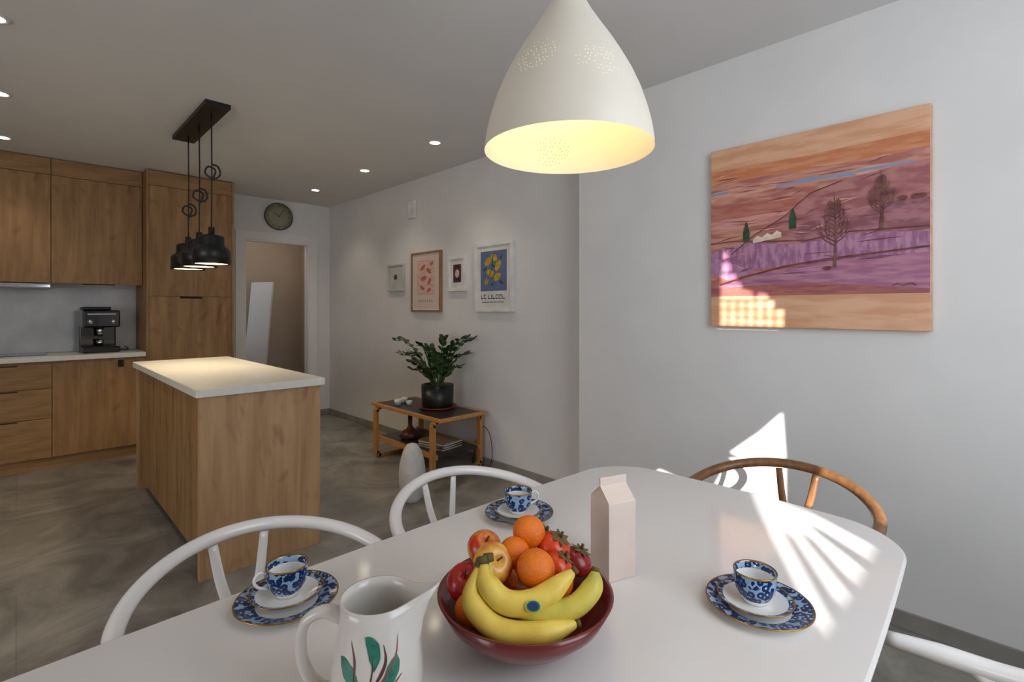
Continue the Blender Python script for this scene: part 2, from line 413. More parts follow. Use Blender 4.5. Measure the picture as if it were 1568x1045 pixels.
# ---------------------------------------------------------------- wall art
class Art:
    def __init__(s, x, ymax, w, z0, h): s.x,s.y,s.w,s.z,s.h=x,ymax,w,z0,h; s.v=[];s.f=[];s.mi=[];s.m=[];s.k=0
    def P(s,a,t): return (s.x-.0006-.00004*s.k, s.y-a*s.w, s.z+t*s.h)
    def poly(s,pts,m):
        if m not in s.m: s.m.append(m)
        b=len(s.v); s.k+=1
        s.v+= [s.P(*p) for p in pts]; s.f.append(tuple(range(b,b+len(pts)))); s.mi.append(s.m.index(m))
    def ell(s,cx,cy,rx,ry,m,rot=0,n=14,ph=0):
        s.poly([(cx+rx*math.cos(a)*math.cos(rot)-ry*math.sin(a)*math.sin(rot), cy+rx*math.cos(a)*math.sin(rot)*s.w/s.h+ry*math.sin(a)*math.cos(rot)) for a in [2*math.pi*i/n for i in range(n)]],m)
    def line(s,pts,wd,m):
        if not isinstance(wd,(list,tuple)): wd=[wd]*len(pts)
        top=[];bot=[]
        for i,p in enumerate(pts):
            a=pts[max(i-1,0)];b=pts[min(i+1,len(pts)-1)]
            dx,dy=(b[0]-a[0])*s.w,(b[1]-a[1])*s.h; l=math.hypot(dx,dy) or 1
            nx,ny=-dy/l*wd[i]/s.w,dx/l*wd[i]/s.h
            top.append((p[0]+nx,p[1]+ny));bot.append((p[0]-nx,p[1]-ny))
        for i in range(len(pts)-1):
            s.poly([top[i],top[i+1],bot[i+1],bot[i]],m); s.k-=1
        s.k+=1
    def build(s,name,parent): return mesh_obj(name,s.v,s.f,s.m,parent,midx=s.mi,recalc=False)
def am(n,c,c2=None,sc_=18,st=(1,1,3),b=.5): return mat('paint_'+n,c,.5,col2=c2,scale=sc_,stretch=st,bump=b,detail=8,lo=.42,hi=.58)
pg = empty('landscape_painting')
M_tan = am('tan',(224,176,140),(212,156,118),4,(1,1,7))
box('canvas_body',2.542,2.579,.248,1.124,1.213,2.108,M_tan,pg,bev=.004)
A = Art(2.542,1.124,.876,1.213,.895)
A.poly([(.004,.17),(.996,.17),(.996,.86),(.004,.86)],am('rose',(202,142,122),(170,102,92),7,(1,1,6)))
A.poly([(.004,.80),(.3,.81),(.6,.80),(.996,.815),(.996,.885),(.5,.875),(.004,.88)],am('orange',(198,120,78),(212,142,102),7,(1,1,6)))
A.poly([(.004,.70),(.4,.74),(.996,.73),(.996,.76),(.4,.785),(.004,.76)],am('salmon',(216,160,142),(198,132,114),8,(1,1,7)))
Mb_=am('blue',(120,154,188),(150,144,160),14,(1,1,5))
A.poly([(.35,.735),(.5,.742),(.72,.735),(.70,.755),(.5,.76),(.36,.75)],Mb_)
A.poly([(.005,.74),(.1,.745),(.1,.757),(.005,.757)],Mb_)
A.poly([(.70,.745),(.95,.755),(.93,.765),(.72,.76)],Mb_)
A.poly([(.004,.60),(.3,.60),(.5,.585),(.5,.66),(.25,.69),(.004,.665)],am('brick',(172,96,82),(186,120,102),8,(1,1,7)))
A.poly([(.004,.54),(.45,.56),(.45,.61),(.2,.605),(.004,.60)],am('pink',(212,150,138),(192,122,118),8,(1,1,7)))
A.poly([(.12,.40),(.25,.50),(.40,.58),(.52,.68),(.66,.72),(.80,.74),(.996,.76),(.996,.38)],am('mauve',(156,90,94),(182,122,118),9,(1,1,3)))
A.poly([(.40,.50),(.6,.57),(.8,.585),(.996,.60),(.996,.45),(.5,.42)],am('plum',(134,78,90),(172,112,120),12,(1,1,2.5)))
A.poly([(.004,.42),(.2,.46),(.45,.43),(.75,.46),(.996,.44),(.996,.30),(.6,.33),(.004,.30)],am('lavender',(182,132,158),(150,94,130),16,(3,3,1)))
A.poly([(.004,.20),(.2,.28),(.5,.32),(.75,.345),(.996,.35),(.996,.18),(.004,.17)],am('purple',(160,98,130),(184,126,144),8,(1,1,7)))
A.poly([(.004,.30),(.004,.40),(.10,.36),(.26,.30),(.10,.26)],am('lilac',(190,142,170),(168,112,148),14,(3,3,1)))
A.poly([(.004,.17),(.996,.17),(.996,.19),(.5,.235),(.004,.215)],am('rust',(174,104,90),(152,84,92),8,(1,1,7)))
rnd = random.Random(11)
SM=[am('s1',(222,166,146)),am('s2',(150,80,70)),am('s3',(186,120,100)),am('s4',(128,66,70)),am('s5',(168,116,144)),am('s6',(128,76,112)),am('s7',(200,140,160))]
for i in range(90):
    t=rnd.uniform(.20,.84); s0=rnd.uniform(.01,.8); ln=rnd.uniform(.06,.19); wdt=rnd.uniform(.0012,.0035)
    pal = SM[:4] if t>.46 else SM[3:]
    sl = rnd.uniform(-.01,.02)
    A.line([(s0,t),(s0+ln*.5,t+sl),(min(s0+ln,.99),t+sl*1.5)],[.0004,wdt,.0004],rnd.choice(pal))
Mu=am('umber',(92,42,40),(124,62,50))
A.line([(.06,.235),(.2,.275),(.4,.32),(.6,.345),(.8,.36),(.995,.375)],.004,Mu)
A.line([(.005,.47),(.15,.475),(.3,.46),(.5,.445),(.7,.47),(.995,.465)],.0025,Mu)
A.line([(.12,.40),(.25,.50),(.40,.58),(.52,.68),(.66,.72)],.002,Mu)
Mw = am('cream',(232,214,192),(214,192,170)); Mg = am('green',(26,60,34),(44,78,42)); Mt = am('bark',(92,50,46),(126,80,70))
for a,b,c,d in ((.24,.455,.05,.025),(.29,.462,.05,.028),(.34,.468,.045,.03)):
    A.poly([(a,b),(a+c,b+.005),(a+c,b+d),(a+c*.5,b+d+.012),(a,b+d-.005)],Mw)
for cx,cy in ((.205,.515),(.44,.56)):
    A.poly([(cx-.016,cy-.05),(cx+.016,cy-.05),(cx+.018,cy),(cx+.004,cy+.055),(cx-.004,cy+.055),(cx-.018,cy)],Mg)
def tree(x,y,h):
    A.line([(x,y),(x+.004,y+h*.4),(x-.002,y+h)],[.006,.004,.001],Mt)
    rnd = random.Random(int(x*100))
    for i in range(22):
        t = .3+.6*i/22; sgn = 1 if i%2 else -1; l = (1.05-t)*h*.55*rnd.uniform(.7,1.1)
        x0,y0 = x, y+h*t; x1,y1 = x+sgn*l*.6, y0+l*.6
        A.line([(x0,y0),(x0+sgn*l*.35,y0+l*.25),(x1,y1)],[.0025,.0018,.0006],Mt)
        for q in (.4,.7):
            A.line([(x0+(x1-x0)*q,y0+(y1-y0)*q),(x0+(x1-x0)*q+sgn*l*.05,y0+(y1-y0)*q+l*.35)],[.0014,.0005],Mt)
tree(.63,.30,.36); tree(.82,.46,.28)
for q in (.60,.90,.95,.97): A.ell(q,.30 if q<.7 else .60,.018,.010,Mu)
A.line([(.86,.205),(.88,.215),(.90,.205),(.93,.215),(.95,.205)],.002,Mu)
A.build('paint_layers',pg)

def picture(name,ymax,ymin,z0,z1,fw,mframe,mmat):
    g = empty(name); x = XA-.001; d = .03
    box('frame_top',x-d,x,ymin,ymax,z1-fw,z1,mframe,g,bev=.002); box('frame_bottom',x-d,x,ymin,ymax,z0,z0+fw,mframe,g,bev=.002)
    box('frame_left',x-d,x,ymax-fw,ymax,z0+fw,z1-fw,mframe,g,bev=.002); box('frame_right',x-d,x,ymin,ymin+fw,z0+fw,z1-fw,mframe,g,bev=.002)
    box('mat_board',x-.018,x,ymin+fw,ymax-fw,z0+fw,z1-fw,mmat,g)
    return g, Art(x-.018,ymax,ymax-ymin,z0,z1-z0)
M_mat = mat('mat_board',(226,224,218),.7); M_oakf = wood('oak_frame',(140,100,66),(168,126,88),(110,76,48),sc_=3)
M_cream = mat('poster_cream',(220,204,190),.7,col2=(214,196,182))
g,a = picture('framed_lemon_poster',3.245,2.785,1.28,1.845,.028,M_frame_w,M_mat)
Mbl = am('slate_blue',(100,118,152),(92,110,144),b=0); My = am('lemon',(206,168,48),(190,150,40),b=0); Mink = am('ink',(60,62,66),b=0); Mlg = am('leafgreen',(70,92,70),b=0)
a.poly([(.16,.30),(.84,.30),(.84,.88),(.16,.88)],Mbl)
for c in ((.36,.73,.10,.055,.6),(.52,.78,.09,.05,-.5),(.62,.66,.11,.055,.9),(.42,.56,.10,.055,-.3),(.60,.50,.10,.05,.5),(.32,.44,.07,.04,1.)): a.ell(c[0],c[1],c[2],c[3],My,c[4])
for c in ((.27,.62,.06,.02,.5),(.70,.78,.06,.02,.8),(.50,.66,.05,.02,-.6),(.70,.42,.06,.02,-.5),(.48,.40,.05,.02,.2)): a.ell(c[0],c[1],c[2],c[3],Mlg,c[4])
a.line([(.3,.42),(.45,.6),(.5,.85)],.004,Mlg)
for i,(s0,s1) in enumerate(((.18,.235),(.26,.31),(.37,.43),(.45,.47),(.49,.55),(.57,.63),(.65,.71),(.73,.80))):
    a.line([(s0,.19),(s0,.245)],.003,Mink)
    a.line([(s0,.192),(s1,.192)],.003,Mink)
    if i in (1,3,5,6): a.line([(s0,.243),(s1,.243)],.003,Mink)
a.line([(.2,.14),(.78,.14)],.002,Mink); a.build('print',g)
g,a = picture('framed_floral_poster',4.20,3.722,1.276,1.845,.018,M_oakf,M_mat)
a.poly([(.07,.06),(.93,.06),(.93,.94),(.07,.94)],M_cream)
Mco = am('coral',(200,118,92),(186,104,86),b=0); Mpk = am('blush',(222,186,172),b=0)
a.poly([(.2,.28),(.8,.28),(.8,.86),(.2,.86)],Mpk)
for c in ((.4,.74,.10,.035,.6),(.6,.68,.09,.04,-.5),(.42,.56,.11,.04,.2),(.62,.5,.09,.04,.9),(.38,.40,.09,.03,-.4),(.6,.36,.08,.03,.3),(.7,.8,.06,.03,.2)): a.ell(*c[:4],Mco,c[4])
for i in range(7): a.line([(.25+i*.075,.17),(.25+i*.075,.21)],.003,Mink); a.line([(.25+i*.075,.17),(.29+i*.075,.17)],.002,Mink)
a.build('print',g)
g,a = picture('framed_photo',3.615,3.367,1.46,1.77,.03,M_frame_w,M_mat)
a.poly([(.3,.25),(.74,.25),(.74,.76),(.3,.76)],am('maroon',(92,58,56),(60,44,48),b=0)); a.ell(.52,.5,.12,.12,Mpk); a.build('print',g)
g,a = picture('small_framed_print',4.65,4.34,1.487,1.76,.016,mat('frame_pale',(206,206,198),.5),mat('mat_grey',(200,200,192),.7))
a.ell(.5,.52,.11,.11,Mlg); a.ell(.52,.5,.05,.05,Mink); a.build('print',g)
tb = empty('thermostat_box',(XA-.001,4.2,2.28))
box('housing',-.03,0,-.06,.06,-.09,.09,M_plastic,tb,bev=.006); box('vent',-.033,-.029,-.04,.04,-.05,-.03,M_frame_w,tb)

# ---------------------------------------------------------------- side table (birch loop legs)
st = empty('birch_side_table'); X0,X1,Y0,Y1 = 2.25,2.72,3.08,4.04
box('top_inset',X0+.03,X1-.03,Y0-.0,Y1,.448,.468,mat('linoleum',(42,40,38),.35,col2=(52,48,46)),st)
for nm,b in (('rail_left',(X0+.0,X0+.03,Y0,Y1,.445,.472)),('rail_right',(X1-.03,X1,Y0,Y1,.445,.472)),('rail_near',(X0,X1,Y0-.03,Y0,.445,.472)),('rail_far',(X0,X1,Y1,Y1+.03,.445,.472))):
    box(nm,*b,M_birch,st,bev=.004)
for i,yy in enumerate((Y0+.06,Y1-.06)):
    r=.05; pts=[]
    for cx,cz,a0 in ((X1-r-.0,.44-r,0),(X0+r,.44-r,90),(X0+r,.018+r,180),(X1-r,.018+r,270)):
        for k in range(5):
            a=math.radians(a0+k*22.5); pts.append((cx+r*math.cos(a),yy,cz+r*math.sin(a)))
    tube('leg_loop_%d'%i,pts,.021,M_birch,st,segs=4,sub=2,closed=True,hint=(0,1,0),ell=(1,1.5),smooth=False)
box('lower_shelf',X0+.02,X1-.02,Y0+.05,Y1-.05,.165,.185,mat('linoleum',(42,40,38)),st)
box('shelf_rail_left',X0+.005,X0+.03,Y0+.03,Y1-.03,.155,.195,M_birch,st,bev=.003)
box('shelf_rail_right',X1-.035,X1-.015,Y0+.03,Y1-.03,.16,.195,M_birch,st,bev=.003)
mg = empty('magazine_stack',(2.47,3.34,.186),.2)
for i in range(6):
    o=box('magazine_%d'%i,-.11,.11,-.14,.14,i*.009,i*.009+.008,mat('mag%d'%i,[(200,200,195),(120,60,60),(215,210,200),(60,80,100),(225,225,220),(150,120,90)][i],.4),mg); o.rotation_euler=(0,0,random.uniform(-.15,.15))
lathe('brown_vase',[(0,0),(.07,0),(.095,.02),(.075,.06),(.03,.085),(.018,.11),(.02,.20),(.017,.20),(.014,.11),(.025,.08),(.06,.05),(0,.01)],mat('brown_glaze',(92,48,30),.3),loc=(2.43,3.72,.186))
tube('charging_cable',[(2.745,3.05,.004),(2.75,3.02,.10),(2.752,3.04,.26),(2.752,3.12,.33),(2.752,3.2,.25),(2.75,3.24,.10),(2.745,3.26,.004)],.003,M_black)
for nm,x,y,s in (('small_white_cup',2.36,3.80,1),('small_white_cup',2.42,3.72,.8),('small_white_cup',2.46,3.86,.9)):
    lathe(nm,[(0,0),(.02*s,0),(.032*s,.03*s),(.034*s,.05*s),(.031*s,.05*s),(.028*s,.03*s),(0,.006)],M_plastic,loc=(x,y,.469),segs=24)
# plant
px_,py_ = 2.53,3.46
lathe('terracotta_saucer',[(0,0),(.13,0),(.165,.022),(.158,.022),(.125,.008),(0,.008)],mat('terracotta',(140,58,38),.5),loc=(px_,py_,.469))
zz = empty('potted_zz_plant',(px_,py_,.478))
lathe('pot',[(0,0),(.122,0),(.132,.03),(.136,.19),(.124,.19),(.118,.17),(0,.17)],M_black,zz)
lathe('soil',[(0,.171),(.118,.171),(.118,.165),(0,.165)],mat('soil',(50,36,26),.9,bump=.5,bscale=80),zz,segs=24)
M_leaf = mat('zz_leaf',(36,58,30),.26,col2=(66,94,46),scale=9)
lv,lf=[],[]; stv,stf=[],[]
rnd = random.Random(5)
F2=(.702,.712); R2=(.712,-.702)
stems=[(-.33,.02,.42),(-.28,-.12,.31),(-.22,.10,.22),(-.13,-.05,.38),(-.06,.05,.34),(.02,-.10,.30),(.03,.05,.42),(.12,-.06,.38),(.22,-.10,.44),(.29,-.12,.44),(.14,.04,.27),(-.16,-.14,.17),(.17,-.14,.20),(-.04,-.15,.18),(.24,-.06,.30),(-.20,-.02,.30),(.08,-.16,.24)]
for si,(ra,fa,hh) in enumerate(stems):
    dx=R2[0]*ra+F2[0]*fa; dy=R2[1]*ra+F2[1]*fa
    dx=min(dx,.18); d=Vector((dx,dy,0)); dn=d.normalized()
    P=[Vector((0,0,.165))+dn*.03, dn*.03+d*.25+Vector((0,0,.165+hh*.48)), dn*.03+d*.62+Vector((0,0,.165+hh*.86)), dn*.02+d*1.0+Vector((0,0,.165+hh*.97))]
    vs,fs = tube('x',P,[.008,.007,.005,.002],None,segs=6,sub=5,data=True)
    b=len(stv); stv+=vs; stf+=[tuple(i+b for i in f) for f in fs]
    C = catmull(P,7)
    for k in range(7,len(C),2):
        t=(C[min(k+1,len(C)-1)]-C[k-1]).normalized(); side=t.cross(Vector((0,0,1)))
        if side.length<.1: side=Vector((1,0,0))
        side.normalize()
        for sg in (-1,1):
            dr_=(side*sg*.85+t*.5+Vector((0,0,rnd.uniform(-.25,.35)))).normalized(); ln=rnd.uniform(.052,.072); wd=ln*.33
            nn=dr_.cross(t).cross(dr_).normalized()
            tw=rnd.uniform(-.7,.7); b2=dr_.cross(nn).normalized(); nn=(nn*math.cos(tw)+b2*math.sin(tw)).normalized()
            b=len(lv); base=C[k]; up=dr_.cross(nn).normalized()*.006
            lv+=[base, base+dr_*ln*.25+nn*wd*.8+up, base+dr_*ln*.62+nn*wd+up, base+dr_*ln*.88+nn*wd*.5+up*.5, base+dr_*ln, base+dr_*ln*.88-nn*wd*.5+up*.5, base+dr_*ln*.62-nn*wd+up, base+dr_*ln*.25-nn*wd*.8+up, base+dr_*ln*.25, base+dr_*ln*.62, base+dr_*ln*.88]
            lf+=[(b,b+1,b+8),(b+1,b+2,b+9,b+8),(b+2,b+3,b+10,b+9),(b+3,b+4,b+10),(b+4,b+5,b+10),(b+5,b+6,b+9,b+10),(b+6,b+7,b+8,b+9),(b+7,b,b+8)]
mesh_obj('stems',stv,stf,mat('zz_stem',(70,98,50),.4),zz,smooth=True); mesh_obj('leaves',lv,lf,M_leaf,zz,smooth=True,recalc=False)
lathe('egg_floor_vase',[(0,0),(.05,0),(.07,.03),(.086,.12),(.09,.19),(.082,.27),(.06,.345),(.035,.385),(.0,.397)],mat('stone_white',(205,202,196),.6,col2=(190,187,180),scale=20),loc=(1.91,2.90,0))

# ---------------------------------------------------------------- dining table
tbl = empty('dining_table'); TX,TY,HX,HY = .575,.625,1.025,.468
def outline(ins):
    pts=[]; r=.16; hx,hy=HX-ins,HY-ins; r-=ins
    def bend(x,y): return (TX+x*(1-.03*(y/HY)**2), TY+y*(1-.07*(x/HX)**2))
    for sx,sy,a0 in ((1,1,0),(-1,1,90),(-1,-1,180),(1,-1,270)):
        for k in range(13):
            a=math.radians(a0+k*7.5); pts.append(bend(sx*(hx-r)+r*math.cos(a), sy*(hy-r)+r*math.sin(a)))
        nx = {(1,1):(-1,0),(-1,1):(0,-1),(-1,-1):(1,0),(1,-1):(0,1)}[(sx,sy)]
        x0,y0=sx*(hx-r)+r*math.cos(math.radians(a0+90)), sy*(hy-r)+r*math.sin(math.radians(a0+90))
        ln = 2*(hx-r) if nx[0] else 2*(hy-r)
        for k in range(1,12): pts.append(bend(x0+nx[0]*ln*k/12, y0+nx[1]*ln*k/12))
    return pts
rings=[(.006,.74),(.002,.7385),(.0,.735),(.001,.728),(.012,.716),(.02,.712)]
vs=[];fs=[]; 
for ins,z in rings: vs+=[(x,y,z) for x,y in outline(ins)]
n=len(outline(0))
for i in range(len(rings)-1): fs+=[(i*n+k,i*n+(k+1)%n,(i+1)*n+(k+1)%n,(i+1)*n+k) for k in range(n)]
fs+=[tuple(range(n)),tuple((len(rings)-1)*n+k for k in range(n))]
mesh_obj('table_top',vs,fs,M_table,tbl)
for i,(x,y) in enumerate(((1.20,.32),(1.20,.93),(-.22,.32),(-.22,.93))):
    tube('leg_%d'%i,[(x,y,.0),(x,y,.35),(x,y,.712)],[.017,.022,.026],M_walnut,tbl,segs=16)
box('apron_a',-.22,1.20,.305,.33,.66,.711,M_walnut,tbl); box('apron_b',-.22,1.20,.92,.945,.66,.711,M_walnut,tbl)
box('apron_c',1.19,1.21,.33,.92,.66,.711,M_walnut,tbl); box('apron_d',-.23,-.21,.33,.92,.66,.711,M_walnut,tbl)

# ---------------------------------------------------------------- wishbone chairs
M_cord = mat('paper_cord',(205,185,150),.8,col2=(180,158,120),scale=4,stretch=(60,2,2),bump=.6)
def chair(loc,rz,m):
    g = empty('wishbone_dining_chair',(loc[0],loc[1],0),rz)
    pts=[(-.262,-.15,.682),(-.272,-.07,.684)]; R=[.013,.017]
    for k in range(0,13):
        a=math.radians(k*15); s_=math.sin(a)
        pts.append((-.272*math.cos(a),.245*s_+.0,.688+.066*s_**1.3)); R.append(.0165)
    pts+=[(.272,-.07,.684),(.262,-.15,.682)]; R+=[.017,.013]
    tube('top_rail',pts,R,m,g,segs=14,sub=5,ell=(1.05,.95))
    for s_ in (-1,1):
        tube('rear_leg',[(s_*.21,.21,0),(s_*.205,.19,.2),(s_*.205,.165,.40),(s_*.225,.12,.52),(s_*.258,.045,.63),(s_*.272,-.03,.682)],[.011,.015,.018,.017,.015,.012],m,g,segs=12,hint=(1,0,0))
        tube('front_leg',[(s_*.245,-.26,0),(s_*.245,-.26,.22),(s_*.24,-.26,.452)],[.012,.017,.018],m,g,segs=12,hint=(1,0,0))
        tube('side_rail',[(s_*.24,-.26,.425),(s_*.22,-.05,.42),(s_*.205,.165,.42)],.014,m,g)
        tube('side_stretcher',[(s_*.243,-.26,.27),(s_*.21,.178,.24)],.010,m,g,sub=1)
        tube('splat_arm',[(s_*.004,.188,.48),(s_*.022,.200,.56),(s_*.044,.222,.645),(s_*.058,.236,.735)],[.014,.013,.012,.011],m,g,segs=10,hint=(0,1,0),ell=(1,.5))
    tube('splat_base',[(0,.165,.415),(0,.176,.46),(0,.19,.515)],[.02,.02,.018],m,g,segs=10,hint=(0,1,0),ell=(1,.4))
    tube('front_rail',[(-.24,-.26,.425),(.24,-.26,.425)],.014,m,g,sub=1); tube('back_rail',[(-.2,.165,.415),(.2,.165,.415)],.014,m,g,sub=1)
    tube('front_stretcher',[(-.243,-.26,.20),(.243,-.26,.20)],.010,m,g,sub=1); tube('rear_stretcher',[(-.206,.185,.26),(.206,.185,.26)],.010,m,g,sub=1)
    v=[(-.225,-.268,.418),(.225,-.268,.418),(.19,.168,.41),(-.19,.168,.41),(-.225,-.268,.446),(.225,-.268,.446),(.19,.168,.44),(-.19,.168,.44),(0,-.05,.415),(0,-.05,.432)]
    mesh_obj('woven_seat',v,[(0,1,8),(1,2,8),(2,3,8),(3,0,8),(4,5,9),(5,6,9),(6,7,9),(7,4,9),(0,1,5,4),(1,2,6,5),(2,3,7,6),(3,0,4,7)],M_cord,g)
    return g
chair((.392,1.12),0,M_white); chair((.995,1.115),0,M_white)
chair((1.70,.55),math.radians(-90),M_walnut)
chair((.905,.03),math.radians(180),M_white)

# ---------------------------------------------------------------- table items
TZ=.7402
M_bowl=mat('bowl_lacquer',(112,36,32),.25,col2=(100,30,28),coat=.3)
BC=Vector((.612,.589,TZ)); Rv=Vector((.712,-.702,0)); Fv=Vector((.702,.712,0))
lathe('fruit_bowl',[(0,0),(.055,0),(.06,.006),(.10,.028),(.13,.056),(.147,.088),(.141,.088),(.125,.06),(.095,.034),(.05,.014),(0,.012)],M_bowl,loc=BC,segs=72)
def W(a,b,z): return BC+Rv*a+Fv*b+Vector((0,0,z))
Mor=mat('orange_skin',(236,126,20),.42,col2=(226,108,14),bump=.5,bscale=350,scale=20)
def apple_mat(n,c1,c2): return mat(n,c1,.25,col2=c2,scale=16,lo=.42,hi=.58)
Ma1=apple_mat('apple_red',(160,24,22),(186,50,28)); Ma2=apple_mat('apple_mix',(190,44,26),(222,170,66)); Ma3=mat('apple_yellow',(226,180,76),.25,col2=(196,64,32),scale=14,lo=.42,hi=.6)
M_stem=mat('stem',(84,58,32),.7)
def orange(a,b,z,r):
    lathe('orange',[(r*math.sin(math.pi*i/20),-r*.96*math.cos(math.pi*i/20)) for i in range(21)],Mor,loc=W(a,b,z),segs=32,rot=(.4*a*20,.5,0))
def apple(a,b,z,r,m,tilt=(0.3,0.3)):
    prof=[]
    for i in range(25):
        t=math.pi*i/24; rr=r*math.sin(t)*(1+.08*math.cos(math.pi-t)); zz_=-r*.92*math.cos(t)
        if t>2.5: zz_-= r*.35*((t-2.5)/.64)**2
        if t<.5: zz_+= r*.15*((.5-t)/.5)**2
        prof.append((max(rr,0),zz_))
    g=empty('apple',W(a,b,z)); g.rotation_euler=(tilt[0],tilt[1],0)
    lathe('flesh',prof,m,g,segs=36); tube('stalk',[(0,0,r*.5),(.001,0,r*.75),(.004,0,r*1.0)],.0015,M_stem,g,segs=6)
apple(-.100,.0,.098,.032,Ma1,(.4,-.5)); apple(-.072,.055,.130,.031,Ma2,(.5,-.2)); apple(-.055,.0,.130,.034,Ma3,(.9,-.3))
orange(.008,.05,.162,.029); orange(-.018,.02,.139,.027); orange(.017,-.02,.132,.032)
orange(-.088,-.045,.080,.026); orange(.0,.0,.055,.034); orange(.055,.05,.075,.033); orange(-.045,.05,.072,.034)
Mper=mat('persimmon_skin',(214,74,26),.25,col2=(190,44,24)); Mper2=mat('plum_red',(112,24,26),.25,col2=(140,30,28)); Mcx=mat('calyx',(84,84,42),.7,col2=(110,84,48))
def persimmon(a,b,z,r,m,tilt):
    g=empty('persimmon',W(a,b,z)); g.rotation_euler=tilt
    lathe('flesh',[(r*math.sin(math.pi*i/18),-r*.82*math.cos(math.pi*i/18)) for i in range(19)],m,g,segs=32)
    v=[];f=[]
    for k in range(6):
        an=k*math.pi/3; d=Vector((math.cos(an),math.sin(an),0)); s=Vector((-d.y,d.x,0)); b0=len(v); z0=r*.82
        v+=[Vector((0,0,z0+.001)),d*r*.40+s*r*.18+Vector((0,0,z0*.95)),d*r*.75+Vector((0,0,z0*.82+.004)),d*r*.40-s*r*.18+Vector((0,0,z0*.95))]; f+=[(b0,b0+1,b0+2,b0+3)]
    mesh_obj('calyx_leaves',v,f,Mcx,g,recalc=False); tube('stalk',[(0,0,r*.8),(0,.002,r*1.15)],.003,M_stem,g,segs=6,sub=1)
persimmon(.052,.045,.135,.031,Mper,(.5,.2,0)); persimmon(.056,.008,.122,.026,Mper,(.6,-.2,1)); persimmon(.094,.06,.104,.029,Mper2,(.3,.3,0)); persimmon(.03,.06,.150,.02,Mper2,(.7,0,.4))
Mban=mat('banana_skin',(234,206,92),.45,col2=(214,176,66),scale=22,lo=.4,hi=.75); Mbt=mat('banana_tip',(96,80,36),.7)
def banana(pts,r,m=Mban):
    P=[W(*p) for p in pts]; C=catmull(P,5); n=len(C)
    g=empty('banana',P[0]); 
    R=[]
    for i in range(n):
        t=i/(n-1)
        if t<.14: q=.32+.25*(t/.14)
        elif t<.32: q=.57+.43*math.sin((t-.14)/.18*math.pi/2)
        elif t<.8: q=1
        else: q=1-.72*((t-.8)/.2)**1.6
        R.append(r*q)
    o=tube('peel',[c-P[0] for c in C],R,m,g,segs=6,sub=1); 
    md=o.modifiers.new('s','SUBSURF'); md.levels=1; md.render_levels=2
    e=(C[-1]-C[-2]).normalized()
    tube('tip',[C[-1]-P[0]-e*.002,C[-1]-P[0]+e*.004],r*.3,Mbt,g,segs=8,sub=1)
    e=(C[0]-C[1]).normalized()
    tube('stem_end',[C[0]-P[0]-e*.004,C[0]-P[0]+e*.008],r*.42,Mbt,g,segs=8,sub=1)
Mban2=mat('banana_green',(220,198,80),.45,col2=(186,176,72),scale=20)
banana([(-.068,-.045,.156),(-.062,-.060,.130),(-.030,-.072,.106),(.022,-.066,.108),(.078,-.045,.142)],.0225)
banana([(-.074,-.045,.150),(-.086,-.07,.112),(-.048,-.092,.080),(.015,-.097,.074),(.078,-.082,.080)],.0205)
banana([(-.060,-.04,.158),(-.052,-.055,.115),(.010,-.070,.092),(.068,-.068,.094),(.104,-.052,.116),(.112,-.040,.140)],.0205,Mban2)
stk=lathe('banana_sticker',[(0,0),(.006,0),(.0078,-.0004),(.0096,-.0010),(0,-.0012)],[mat('sticker_blue',(30,62,110),.4),mat('sticker_y',(190,190,70),.4),mat('sticker_teal',(40,110,110),.4)],loc=W(.010,-.0915,.112),segs=24,seg_m=[0,2,1,1],smooth=False)
stk.rotation_euler=(math.radians(66),0,math.radians(-44.6)); stk.scale=(1.35,.95,1)

# china
Mch=mat('china_white',(238,236,232),.12,col2=(234,232,228)); Mpt=china_pattern('china_blue'); Mgd=mat('china_gold',(170,130,60),.25,.8)
def setting(x,y,ha,off=(0,0)):
    lathe('dessert_plate',[(0,0),(.055,0),(.060,.004),(.068,.009),(.090,.014),(.0925,.0155),(.0915,.0175),(.0895,.0165),(.060,.0085),(.055,.0055),(0,.005)],
          [Mch,Mpt,Mgd],loc=(x,y,TZ),segs=64,seg_m=[0,0,0,0,2,2,2,1,1,0])
    lathe('saucer',[(0,0),(.035,0),(.04,.004),(.066,.014),(.067,.016),(.064,.0155),(.056,.0125),(.038,.0055),(0,.005)],[Mch,Mpt,Mgd],loc=(x+off[0],y+off[1],TZ+.0062),segs=64,seg_m=[0,0,0,2,2,1,0,0])
    g=empty('teacup',(x+off[0],y+off[1],TZ+.0118),ha)
    lathe('bowl',[(0,0),(.020,0),(.021,.004),(.026,.010),(.034,.024),(.0365,.042),(.0375,.056),(.0385,.058),(.0375,.0595),(.036,.057),(.035,.045),(.032,.024),(.022,.009),(0,.006)],
          [Mch,Mpt,Mgd],g,segs=48,seg_m=[0,0,0,1,1,1,2,2,2,1,0,0,0])
    tube('handle',[(.034,0,.048),(.048,0,.052),(.057,0,.040),(.050,0,.026),(.032,0,.020)],[.003,.0028,.0028,.0028,.003],Mch,g,segs=8,hint=(0,1,0))
setting(.367,.98,math.radians(165),(.004,.012)); setting(.988,.346,math.radians(20),(.0,.006)); setting(.966,.952,math.radians(-30),(.0,.004))

